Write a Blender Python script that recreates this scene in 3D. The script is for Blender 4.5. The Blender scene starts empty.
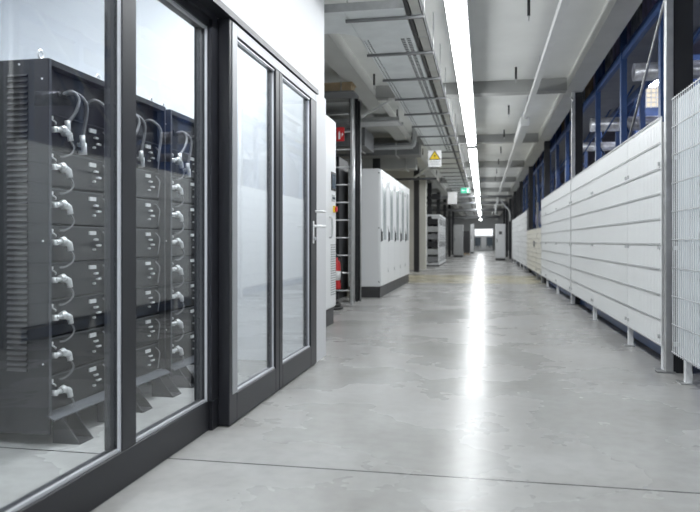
import bpy, bmesh, math, random
from mathutils import Vector, Matrix
random.seed(7)
S = bpy.context.scene
COL = S.collection
ORD = ['first','second','third','fourth','fifth','sixth','seventh','eighth','ninth','tenth','eleventh','twelfth',
       'thirteenth','fourteenth','fifteenth','sixteenth','seventeenth','eighteenth','nineteenth','twentieth']

# ------------------------------------------------------------------ materials
def new_mat(name):
    m = bpy.data.materials.new(name); m.use_nodes = True
    nt = m.node_tree
    for n in list(nt.nodes): nt.nodes.remove(n)
    out = nt.nodes.new('ShaderNodeOutputMaterial')
    return m, nt, out

def pbr(name, col, rough=0.5, metal=0.0, var=0.06, scale=6.0, spec=0.5, bump=0.0):
    m, nt, out = new_mat(name)
    b = nt.nodes.new('ShaderNodeBsdfPrincipled')
    tc = nt.nodes.new('ShaderNodeTexCoord')
    nz = nt.nodes.new('ShaderNodeTexNoise'); nz.inputs['Scale'].default_value = scale
    nz.inputs['Detail'].default_value = 3
    nt.links.new(tc.outputs['Object'], nz.inputs['Vector'])
    cr = nt.nodes.new('ShaderNodeValToRGB')
    cr.color_ramp.elements[0].position = 0.3; cr.color_ramp.elements[1].position = 0.7
    lo = [max(0, c*(1-var)) for c in col]; hi = [min(1, c*(1+var)) for c in col]
    cr.color_ramp.elements[0].color = (*lo, 1); cr.color_ramp.elements[1].color = (*hi, 1)
    nt.links.new(nz.outputs['Fac'], cr.inputs['Fac'])
    nt.links.new(cr.outputs['Color'], b.inputs['Base Color'])
    b.inputs['Roughness'].default_value = rough
    b.inputs['Metallic'].default_value = metal
    b.inputs['Specular IOR Level'].default_value = spec
    if bump:
        bp = nt.nodes.new('ShaderNodeBump'); bp.inputs['Strength'].default_value = bump
        bp.inputs['Distance'].default_value = 0.01
        nt.links.new(nz.outputs['Fac'], bp.inputs['Height']); nt.links.new(bp.outputs['Normal'], b.inputs['Normal'])
    nt.links.new(b.outputs['BSDF'], out.inputs['Surface'])
    return m

def emit(name, col, strength):
    m, nt, out = new_mat(name)
    m.cycles.emission_sampling = 'FRONT' if strength > 3 else 'NONE'
    e = nt.nodes.new('ShaderNodeEmission'); e.inputs['Color'].default_value = (*col, 1)
    e.inputs['Strength'].default_value = strength
    nt.links.new(e.outputs['Emission'], out.inputs['Surface'])
    return m

def glass_mat(name, tint=(0.96, 0.975, 0.98)):
    m, nt, out = new_mat(name)
    g = nt.nodes.new('ShaderNodeNewGeometry')
    mr = nt.nodes.new('ShaderNodeMapRange')
    mr.inputs['To Min'].default_value = 1.52; mr.inputs['To Max'].default_value = 1/1.52
    nt.links.new(g.outputs['Backfacing'], mr.inputs['Value'])
    fr = nt.nodes.new('ShaderNodeFresnel'); nt.links.new(mr.outputs['Result'], fr.inputs['IOR'])
    t = nt.nodes.new('ShaderNodeBsdfTransparent'); t.inputs['Color'].default_value = (*tint, 1)
    gl = nt.nodes.new('ShaderNodeBsdfGlossy'); gl.inputs['Roughness'].default_value = 0.015
    mx = nt.nodes.new('ShaderNodeMixShader')
    nt.links.new(fr.outputs['Fac'], mx.inputs['Fac'])
    nt.links.new(t.outputs['BSDF'], mx.inputs[1]); nt.links.new(gl.outputs['BSDF'], mx.inputs[2])
    nt.links.new(mx.outputs['Shader'], out.inputs['Surface'])
    return m

def floor_mat():
    m, nt, out = new_mat('polished_concrete')
    N = nt.nodes.new; L = nt.links.new
    b = N('ShaderNodeBsdfPrincipled'); tc = N('ShaderNodeTexCoord')
    n1 = N('ShaderNodeTexNoise'); n1.inputs['Scale'].default_value = 0.9; n1.inputs['Detail'].default_value = 5; n1.inputs['Roughness'].default_value = 0.55
    n2 = N('ShaderNodeTexNoise'); n2.inputs['Scale'].default_value = 14; n2.inputs['Detail'].default_value = 6
    n3 = N('ShaderNodeTexNoise'); n3.inputs['Scale'].default_value = 2.6; n3.inputs['Detail'].default_value = 4; n3.inputs['Distortion'].default_value = 0.6
    for n in (n1, n2, n3): L(tc.outputs['Object'], n.inputs['Vector'])
    r1 = N('ShaderNodeValToRGB')
    r1.color_ramp.elements[0].position = 0.26; r1.color_ramp.elements[0].color = (FLOOR[0]*.78, FLOOR[1]*.775, FLOOR[2]*.76, 1)
    r1.color_ramp.elements[1].position = 0.66; r1.color_ramp.elements[1].color = (*FLOOR, 1)
    L(n1.outputs['Fac'], r1.inputs['Fac'])
    r3 = N('ShaderNodeValToRGB')
    r3.color_ramp.elements[0].position = 0.26; r3.color_ramp.elements[0].color = (.88, .87, .86, 1)
    r3.color_ramp.elements[1].position = 0.66; r3.color_ramp.elements[1].color = (1, 1, 1, 1)
    L(n3.outputs['Fac'], r3.inputs['Fac'])
    mu = N('ShaderNodeMix'); mu.data_type = 'RGBA'; mu.blend_type = 'MULTIPLY'; mu.inputs['Factor'].default_value = 1
    L(r1.outputs['Color'], mu.inputs[6]); L(r3.outputs['Color'], mu.inputs[7])
    r2 = N('ShaderNodeValToRGB')
    r2.color_ramp.elements[0].position = 0.3; r2.color_ramp.elements[0].color = (.9, .9, .9, 1)
    r2.color_ramp.elements[1].position = 0.6; r2.color_ramp.elements[1].color = (1, 1, 1, 1)
    L(n2.outputs['Fac'], r2.inputs['Fac'])
    mu2 = N('ShaderNodeMix'); mu2.data_type = 'RGBA'; mu2.blend_type = 'MULTIPLY'; mu2.inputs['Factor'].default_value = 1
    L(mu.outputs[2], mu2.inputs[6]); L(r2.outputs['Color'], mu2.inputs[7])
    sep = N('ShaderNodeSeparateXYZ'); L(tc.outputs['Object'], sep.inputs['Vector'])
    def band(y0, half, axis='Y'):
        s = N('ShaderNodeMath'); s.operation = 'SUBTRACT'; L(sep.outputs[axis], s.inputs[0]); s.inputs[1].default_value = y0
        a = N('ShaderNodeMath'); a.operation = 'ABSOLUTE'; L(s.outputs[0], a.inputs[0])
        c = N('ShaderNodeMath'); c.operation = 'LESS_THAN'; L(a.outputs[0], c.inputs[0]); c.inputs[1].default_value = half
        return c
    # warm side-bay light painted into the floor colour as a patchy yellow band
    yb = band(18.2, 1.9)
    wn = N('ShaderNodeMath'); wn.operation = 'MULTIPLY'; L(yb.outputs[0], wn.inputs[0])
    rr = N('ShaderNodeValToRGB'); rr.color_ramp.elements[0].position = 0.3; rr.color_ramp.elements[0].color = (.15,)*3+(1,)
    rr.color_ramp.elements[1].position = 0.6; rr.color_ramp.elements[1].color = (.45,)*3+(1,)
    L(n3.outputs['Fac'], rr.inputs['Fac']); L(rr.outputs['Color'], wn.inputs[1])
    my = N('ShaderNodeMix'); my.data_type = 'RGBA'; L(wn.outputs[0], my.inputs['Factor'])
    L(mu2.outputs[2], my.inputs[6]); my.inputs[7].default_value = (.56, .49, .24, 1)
    jb = band(2.91, 0.0055)
    mj = N('ShaderNodeMix'); mj.data_type = 'RGBA'; L(jb.outputs[0], mj.inputs['Factor'])
    L(my.outputs[2], mj.inputs[6]); mj.inputs[7].default_value = (.02, .02, .02, 1)
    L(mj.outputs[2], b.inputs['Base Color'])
    rm = N('ShaderNodeMapRange'); rm.inputs['From Min'].default_value = .3; rm.inputs['From Max'].default_value = .7
    rm.inputs['To Min'].default_value = .22; rm.inputs['To Max'].default_value = .33
    L(n1.outputs['Fac'], rm.inputs['Value']); L(rm.outputs['Result'], b.inputs['Roughness'])
    b.inputs['Specular IOR Level'].default_value = 0.14
    bp = N('ShaderNodeBump'); bp.inputs['Strength'].default_value = 0.04; bp.inputs['Distance'].default_value = 0.01
    L(n1.outputs['Fac'], bp.inputs['Height']); L(bp.outputs['Normal'], b.inputs['Normal'])
    L(b.outputs['BSDF'], out.inputs['Surface'])
    return m

FLOOR = (.435, .435, .428)
M = {}
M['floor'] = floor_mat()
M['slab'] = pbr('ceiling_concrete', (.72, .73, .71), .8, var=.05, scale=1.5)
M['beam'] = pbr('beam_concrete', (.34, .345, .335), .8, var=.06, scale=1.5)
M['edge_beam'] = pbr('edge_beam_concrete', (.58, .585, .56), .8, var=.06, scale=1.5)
M['fence_board'] = pbr('blue_grey_fence_board', (.50, .55, .585), .4, var=.03)
M['white_wall'] = pbr('white_wall_paint', (.70, .71, .725), .55, var=.015, scale=.8)
M['room_wall'] = pbr('pale_room_paint', (.84, .86, .89), .7, var=.01, scale=.6)
M['dark_wall'] = pbr('grey_wall_paint', (.20, .20, .195), .8, var=.12, scale=.8)
M['hall_wall'] = pbr('hall_wall_paint', (.24, .235, .32), .8, var=.2, scale=.6)
M['frame'] = pbr('anthracite_aluminium', (.019, .020, .025), .36, var=.05, spec=.4)
M['bead'] = pbr('brushed_aluminium', (.62, .63, .66), .35, metal=.35, var=.04)
M['rail_sheen'] = pbr('frame_reflection_grey', (.40, .41, .43), .4, metal=.3, var=.04)
M['gasket'] = pbr('black_gasket', (.012, .012, .014), .6)
M['glass'] = glass_mat('window_glass')
M['black_steel'] = pbr('black_steel', (.02, .021, .024), .45, var=.1)
M['rack_black'] = pbr('rack_black_paint', (.015, .016, .019), .45, var=.08)
M['rack_face'] = pbr('module_face', (.014, .0145, .016), .5, var=.1)
M['rack_edge'] = pbr('rack_bare_edge', (.10, .105, .12), .4, metal=.3)
M['silver'] = pbr('silver_connector', (.93, .93, .94), .3, metal=.45, var=.1, scale=30)
M['cable'] = pbr('grey_cable', (.26, .26, .27), .5)
M['black_cable'] = pbr('black_cable', (.02, .02, .02), .5)
M['label'] = pbr('white_label', (.85, .85, .85), .5)
M['orange'] = pbr('orange_collar', (.65, .10, .04), .5)
M['cab_white'] = pbr('cabinet_white', (.80, .815, .825), .35, var=.012, scale=1)
M['cab_glass'] = pbr('cabinet_window', (.50, .55, .56), .12, var=.05, scale=2)
M['plinth'] = pbr('dark_plinth', (.05, .05, .053), .5, var=.15)
M['vent'] = pbr('vent_grey', (.42, .43, .43), .5)
M['screen'] = pbr('screen_glass', (.10, .13, .16), .12)
M['red'] = pbr('red_paint', (.60, .025, .03), .35)
M['yellow'] = pbr('yellow_paint', (.85, .60, .03), .45)
M['galv'] = pbr('galvanised_steel', (.55, .56, .565), .38, metal=.75, var=.12, scale=9)
M['galv_light'] = pbr('light_galvanised_sheet', (.80, .83, .83), .6, metal=0, var=.06, scale=4)
M['grey_paint'] = pbr('grey_paint', (.22, .225, .23), .5, var=.1)
M['mid_grey'] = pbr('mid_grey_paint', (.42, .43, .43), .5, var=.06)
M['beige'] = pbr('beige_duct', (.55, .545, .51), .55, var=.06)
M['trunk'] = pbr('white_trunking', (.70, .71, .70), .45, var=.03)
M['fence_sheet'] = pbr('white_fence_sheet', (.85, .87, .87), .35, var=.02, scale=.7)
M['fence_wire'] = pbr('white_coated_wire', (.80, .81, .82), .4, var=.02)
M['line_wire'] = pbr('grey_coated_wire', (.46, .47, .48), .4, var=.04)
M['cream'] = pbr('cream_panel', (.80, .79, .74), .45, var=.04)
M['blue'] = pbr('blue_rack_paint', (.05, .10, .25), .4, var=.12)
M['purple'] = pbr('purple_wrap', (.34, .31, .50), .3, var=.5, scale=5)
M['carton'] = pbr('brown_carton', (.32, .24, .16), .7, var=.15)
M['bluecarton'] = pbr('blue_crate', (.06, .12, .34), .4, var=.3)
M['foil'] = pbr('silver_foil', (.55, .56, .60), .3, metal=.5, var=.5, scale=7)
M['wood'] = pbr('pale_wood', (.50, .38, .24), .6, var=.15, scale=8)
M['concrete_pillar'] = pbr('pale_concrete', (.60, .59, .54), .8, var=.06, scale=2)
M['lamp'] = emit('lamp_diffuser', (.95, .98, 1.0), 14.5)
M['room_lamp'] = emit('room_lamp_diffuser', (.93, .97, 1.0), 29.0)
M['warm_lamp'] = emit('warm_lamp_diffuser', (1.0, .90, .68), 4.5)
M['hall_lamp'] = emit('hall_lamp_diffuser', (.88, .90, 1.0), 60.0)
M['hall_window'] = emit('lit_window_pane', (1.0, .90, .72), .55)
M['exit_green'] = emit('exit_sign_green', (.05, .62, .38), .7)
M['exit_white'] = emit('exit_sign_white', (.9, 1, .95), .9)
M['hood_glow'] = emit('machine_hood_glow', (.93, .97, 1.0), .75)

# ------------------------------------------------------------------ mesh builder
class MB:
    def __init__(self, o=(0, 0, 0)):
        self.bm = bmesh.new(); self.o = Vector(o)
    def box(self, x0, x1, y0, y1, z0, z1, bev=0.0, seg=1):
        x0, x1 = sorted((x0, x1)); y0, y1 = sorted((y0, y1)); z0, z1 = sorted((z0, z1))
        b = self.bm
        v = [b.verts.new(p) for p in ((x0,y0,z0),(x1,y0,z0),(x1,y1,z0),(x0,y1,z0),(x0,y0,z1),(x1,y0,z1),(x1,y1,z1),(x0,y1,z1))]
        fs = [b.faces.new([v[i] for i in f]) for f in ((3,2,1,0),(4,5,6,7),(0,1,5,4),(1,2,6,5),(2,3,7,6),(3,0,4,7))]
        if bev:
            es = list({e for f in fs for e in f.edges})
            bmesh.ops.bevel(b, geom=es, offset=bev, segments=seg, affect='EDGES', profile=.5)
        return self
    def diffuser(self, x0, x1, y0, y1, z0, z1, n):
        """open-topped lamp cover, cut into n lengths"""
        b = self.bm; R = []
        for i in range(n+1):
            y = y0+(y1-y0)*i/n
            R.append([b.verts.new(p) for p in ((x0, y, z1), (x0, y, z0), (x1, y, z0), (x1, y, z1))])
        for i in range(n):
            for k in range(3): b.faces.new((R[i][k], R[i+1][k], R[i+1][k+1], R[i][k+1]))
        b.faces.new(R[0]); b.faces.new(R[-1][::-1])
        bmesh.ops.recalc_face_normals(b, faces=b.faces[:])
        if sum(f.normal.z for f in b.faces) > 0: bmesh.ops.reverse_faces(b, faces=b.faces[:])
        return self
    def prism(self, poly, d):
        """closed polygon (list of 3-D points) swept by the vector d"""
        d = Vector(d); b = self.bm
        a = [b.verts.new(Vector(p)) for p in poly]; c = [b.verts.new(Vector(p)+d) for p in poly]
        n = len(poly); fs = [b.faces.new(a), b.faces.new(c[::-1])]
        for i in range(n): fs.append(b.faces.new((a[i], c[i], c[(i+1) % n], a[(i+1) % n])))
        bmesh.ops.recalc_face_normals(b, faces=fs)
        return self
    def tube(self, pts, r, seg=8, cap=True, r1=None):
        pts = [Vector(p) for p in pts]; b = self.bm; rings = []
        n = len(pts); up = None
        for i, p in enumerate(pts):
            t = (pts[min(i+1, n-1)] - pts[max(i-1, 0)]).normalized()
            if up is None:
                up = Vector((0, 0, 1)) if abs(t.z) < .9 else Vector((1, 0, 0))
            x = up.cross(t).normalized(); y = t.cross(x).normalized(); up = y
            rr = r if r1 is None else r + (r1-r)*i/(n-1)
            rings.append([b.verts.new(p + x*math.cos(2*math.pi*k/seg)*rr + y*math.sin(2*math.pi*k/seg)*rr) for k in range(seg)])
        for i in range(n-1):
            for k in range(seg):
                f = b.faces.new((rings[i][k], rings[i][(k+1) % seg], rings[i+1][(k+1) % seg], rings[i+1][k]))
                f.smooth = seg > 5
        if cap:
            b.faces.new(rings[0][::-1]); b.faces.new(rings[-1])
        return self
    def lathe(self, prof, c=(0,0,0), seg=20):
        """profile of (radius, z) turned about a vertical axis through c"""
        c = Vector(c); b = self.bm; rings = []
        for r, z in prof:
            rings.append([b.verts.new(c + Vector((r*math.cos(2*math.pi*k/seg), r*math.sin(2*math.pi*k/seg), z))) for k in range(seg)])
        for i in range(len(prof)-1):
            for k in range(seg):
                f = b.faces.new((rings[i][k], rings[i][(k+1) % seg], rings[i+1][(k+1) % seg], rings[i+1][k])); f.smooth = True
        b.faces.new(rings[0][::-1]); b.faces.new(rings[-1])
        return self
    def torus(self, c, R, r, axis='X', a0=0, a1=2*math.pi, n=20, seg=8):
        pts = []
        full = abs(a1-a0-2*math.pi) < 1e-6
        for i in range(n+1):
            a = a0+(a1-a0)*i/n; p = (R*math.cos(a), R*math.sin(a))
            pts.append(Vector(c) + (Vector((0, p[0], p[1])) if axis == 'X' else Vector((p[0], 0, p[1])) if axis == 'Y' else Vector((p[0], p[1], 0))))
        return self.tube(pts, r, seg)
    def build(self, name, mat, parent=None, kind=None):
        me = bpy.data.meshes.new(name)
        if self.o.length: bmesh.ops.translate(self.bm, verts=self.bm.verts, vec=-self.o)
        self.bm.to_mesh(me); self.bm.free()
        me.materials.append(M[mat] if isinstance(mat, str) else mat)
        o = bpy.data.objects.new(name, me); COL.objects.link(o)
        if parent is not None: o.parent = parent
        elif self.o.length: o.location = self.o
        if kind: o['kind'] = kind
        return o

def tag(o, label=None, cat=None, group=None, kind=None):
    if label: o['label'] = label
    if cat: o['category'] = cat
    if group: o['group'] = group
    if kind: o['kind'] = kind
    return o
def thing(name, label, cat, loc=(0, 0, 0), group=None, kind=None):
    o = bpy.data.objects.new(name, None); COL.objects.link(o); o.location = loc
    o.empty_display_size = .1
    return tag(o, label, cat, group, kind)
def copy_tree(o, parent=None):
    c = o.copy(); COL.objects.link(c)
    if parent is not None: c.parent = parent
    for ch in list(o.children): copy_tree(ch, c)
    return c
def bx(name, mat, dims, parent=None, o=(0,0,0), bev=0.0, kind=None):
    return MB(o).box(*dims, bev=bev).build(name, mat, parent, kind)
def arc(p, n=12):
    """smooth Catmull-Rom curve through points"""
    p = [Vector(q) for q in p]; p = [2*p[0]-p[1]] + p + [2*p[-1]-p[-2]]; out = []
    for i in range(1, len(p)-2):
        for k in range(n):
            t = k/n
            out.append(.5*((2*p[i]) + (p[i+1]-p[i-1])*t + (2*p[i-1]-5*p[i]+4*p[i+1]-p[i+2])*t*t + (3*p[i]-p[i-1]-3*p[i+1]+p[i+2])*t**3))
    out.append(p[-2]); return out

CEIL = 3.53; BB = 3.34; YEND = 76.0; YBACK = -4.0
COLY = [0.1 + 5.5*k for k in range(0, 14)]     # 0.1, 5.6, 11.1, 16.6 ...

# ------------------------------------------------------------------ setting
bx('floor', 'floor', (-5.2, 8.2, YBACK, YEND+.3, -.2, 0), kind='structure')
bx('ceiling', 'slab', (-5.2, 1.526, YBACK, YEND+.3, CEIL, CEIL+.2), kind='structure')
bx('wall_left', 'dark_wall', (-5.2, -5.0, YBACK, YEND, 0, CEIL), kind='structure')
bx('wall_back', 'white_wall', (-1.33, 1.33, YBACK-.2, YBACK, 0, CEIL), kind='structure')
bx('wall_end', 'mid_grey', (-5.2, 8.2, YEND, YEND+.2, 0, 7.2), kind='structure')
bx('wall_right', 'hall_wall', (8.0, 8.2, YBACK, YEND, 0, 7.2), kind='structure')
bx('ceiling_hall', 'hall_wall', (1.526, 8.2, YBACK, YEND+.3, 7.0, 7.2), kind='structure')
bx('wall_hall_back', 'hall_wall', (1.54, 8.0, YBACK-.2, YBACK, 0, 7.0), kind='structure')
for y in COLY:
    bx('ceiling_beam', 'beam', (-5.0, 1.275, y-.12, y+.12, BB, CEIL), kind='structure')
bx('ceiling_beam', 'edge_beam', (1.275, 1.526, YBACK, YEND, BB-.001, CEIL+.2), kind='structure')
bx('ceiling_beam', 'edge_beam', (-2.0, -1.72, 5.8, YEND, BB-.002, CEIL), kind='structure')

def column(name, x0, x1, y, mat='black_steel', z1=BB, dy=.20):
    """H-section steel column: two flanges and a web"""
    b = MB((0, 0, 0))
    t = .016; y0, y1 = y-dy/2, y+dy/2; xm = (x0+x1)/2
    poly = [(x0,y0,0),(x1,y0,0),(x1,y0+t,0),(xm+.006,y0+t,0),(xm+.006,y1-t,0),(x1,y1-t,0),(x1,y1,0),(x0,y1,0),(x0,y1-t,0),(xm-.006,y1-t,0),(xm-.006,y0+t,0),(x0,y0+t,0)]
    b.prism(poly, (0, 0, z1))
    return b.build(name, mat, kind='structure')
for y in COLY[:10]:
    column('column', *((1.412, 1.552, 5.62) if 5 < y < 6 else (1.415, 1.54, y+.2 if y < 12 else y)))
for y in COLY[2:10]:
    if y < 12: column('column', -2.16, -2.02, y)
    elif y < 17: column('column', -2.66, -2.50, y)
    else: column('column', -2.2, -2.04, y)
bx('column', 'concrete_pillar', (-2.28, -2.0, 24.2, 24.6, 0, BB), kind='structure')

# battery room
bx('wall_partition', 'room_wall', (-4.3, -1.46, 5.45, 5.74, 0, CEIL), kind='structure')
bx('wall_room_back', 'room_wall', (-4.4, -4.3, -1.0, 5.74, 0, CEIL), kind='structure')
bx('wall_room_side', 'room_wall', (-4.3, -1.36, -1.2, -1.0, 0, CEIL), kind='structure')
bx('ceiling_room', 'room_wall', (-4.3, -1.46, -1.0, 5.45, 3.3, 3.36), kind='structure')
b = MB()
b.box(-1.46, -1.36, -1.0, 5.78, 2.235, CEIL)
b.box(-1.46, -1.345, 5.42, 5.78, 0, 2.235)
b.build('wall_facade', 'white_wall', kind='structure')
bx('wall_corridor', 'white_wall', (-1.46, -1.36, YBACK, -1.2, 0, CEIL), kind='structure')
bx('trim_1', 'frame', (-1.40, -1.322, -1.0, 5.42, 2.2, 2.235), kind='structure')
bx('trim_2', 'frame', (-1.46, -1.4001, -1.0, 3.45, 2.17, 2.235), kind='structure')

# fixed glazing (window_1): bottom rail, mullions, panes
w = thing('window_1', 'fixed floor-length glazing in dark frame in front of black battery racks', 'window', (-1.42, 1.0, 0), kind='structure')
WO = (-1.42, 1.0, 0)
del w['category']
bx('bottom_rail', 'frame', (-1.50, -1.42, -1.0, 3.46, 0, .155), w, WO, .004)
bx('top_rail', 'frame', (-1.50, -1.42, -1.0, 3.46, 2.13, 2.169), w, WO)
edges = [-.22, .62, 1.55, 2.53, 3.40]
for i, y in enumerate(edges[1:]):
    last = i == len(edges)-2
    bx('mullion', 'frame', (-1.50, -1.4005 if last else -1.42, y-.03, y+(.088 if last else .085), .155, 2.13), w, WO, .003)
for i in range(len(edges)-1):
    y0 = edges[i]+.085; y1 = edges[i+1]-.03
    pn = bx('pane', 'glass', (-1.453, -1.445, y0+.002, y1-.002, .157, 2.128), w, WO)
    bd = MB(WO)
    bd.box(-1.437, -1.4245, y1-.008, y1, .155, 2.13)
    bd.box(-1.4445, -1.430, y0, y1-.009, .155, .167)
    bd.box(-1.4445, -1.430, y0, y0+.008, .168, 2.117)
    bd.box(-1.4445, -1.430, y0, y1-.009, 2.118, 2.13)
    bd.build('glazing_bead', 'bead', w)
    bx('gasket', 'frame', (-1.4445, -1.4375, y1-.006, y1, .168, 2.117), w, WO)

bx('end_post', 'frame', (-1.50, -1.4005, 3.461, 3.49, 0, 2.199), w, WO)
bx('end_post', 'frame', (-1.4195, -1.4005, 3.38, 3.4605, 0, .154), w, WO)
bx('end_post', 'frame', (-1.4195, -1.4005, 3.38, 3.4605, 2.131, 2.1695), w, WO)
# double sliding glass door (door_1)
DO = (-1.36, 3.46, 0)
d = thing('door_1', 'dark framed double glass door with white lever handle', 'door', DO, kind='structure'); del d['category']
def leaf(y0, y1, sl, sr):
    lf = MB(DO)
    lf.box(-1.40, -1.335, y0, y0+sl, 0.006, 2.198, bev=.004); lf.box(-1.40, -1.335, y1-sr, y1, .006, 2.198, bev=.004)
    lf.box(-1.40, -1.335, y0+sl, y1-sr, .006, .165, bev=.004); lf.box(-1.40, -1.335, y0+sl, y1-sr, 2.125, 2.198, bev=.004)
    o = lf.build('leaf_frame', 'frame', d)
    bx('pane', 'glass', (-1.372, -1.364, y0+sl+.002, y1-sr-.002, .167, 2.123), d, DO)
    g = MB(DO); a, c = y0+sl, y1-sr
    g.box(-1.362, -1.342, a, a+.008, .165, 2.125); g.box(-1.362, -1.350, c-.007, c, .165, 2.125)
    g.box(-1.362, -1.342, a+.009, c-.008, .165, .173); g.box(-1.362, -1.342, a+.009, c-.008, 2.116, 2.125)
    g.build('glazing_bead', 'bead', d)
leaf(3.455, 4.365, .115, .075); leaf(4.372, 5.405, .075, .185)
ct = MB(DO); ct.box(-1.3348, -1.331, 3.492, 3.566, .168, 2.188); ct.box(-1.3348, -1.331, 3.567, 5.385, 2.132, 2.188)
ct.build('reflection_strip', 'rail_sheen', d)  # pale strips paint a reflection onto the dark stile and top rail
hp = MB(DO)
hp.box(-1.335, -1.327, 5.27, 5.30, .98, 1.16, bev=.003)
ho = hp.build('handle_plate', 'label', d)
MB(DO).tube(arc([(-1.327, 5.285, 1.12), (-1.285, 5.285, 1.12), (-1.272, 5.30, 1.12), (-1.27, 5.35, 1.12), (-1.27, 5.42, 1.12)], 6), .011, 10).build('lever', 'label', ho)
MB(DO).tube([(-1.328, 5.285, 1.02), (-1.312, 5.285, 1.02)], .014, 12).build('lock_cylinder', 'bead', ho)
MB(DO).tube(arc([(-1.335, 5.36, 1.24), (-1.29, 5.36, 1.24), (-1.278, 5.375, 1.24), (-1.276, 5.44, 1.24)], 6), .010, 10).build('pull_hook', 'label', d)

# lamps inside the battery room
for i, (x, y) in enumerate(((-3.2, 1.6), (-1.95, 3.9))):
    t = thing('ceiling_light', ('long white ceiling light in the glazed room, above the nearest rack' , 'long white ceiling light in the glazed room, near its end wall')[i], 'ceiling light', (x, y, 3.3), 'lights in the battery room')
    bx('housing', 'trunk', (x-.16, x+.16, y-.8, y+.8, 3.24, 3.299), t, (x, y, 3.3))
    MB((x, y, 3.3)).diffuser(x-(.09, .16)[i], x+(.09, .16)[i], y-.78, y+.78, 3.225, 3.239, 3).build('diffuser', 'room_lamp', t)

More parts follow.
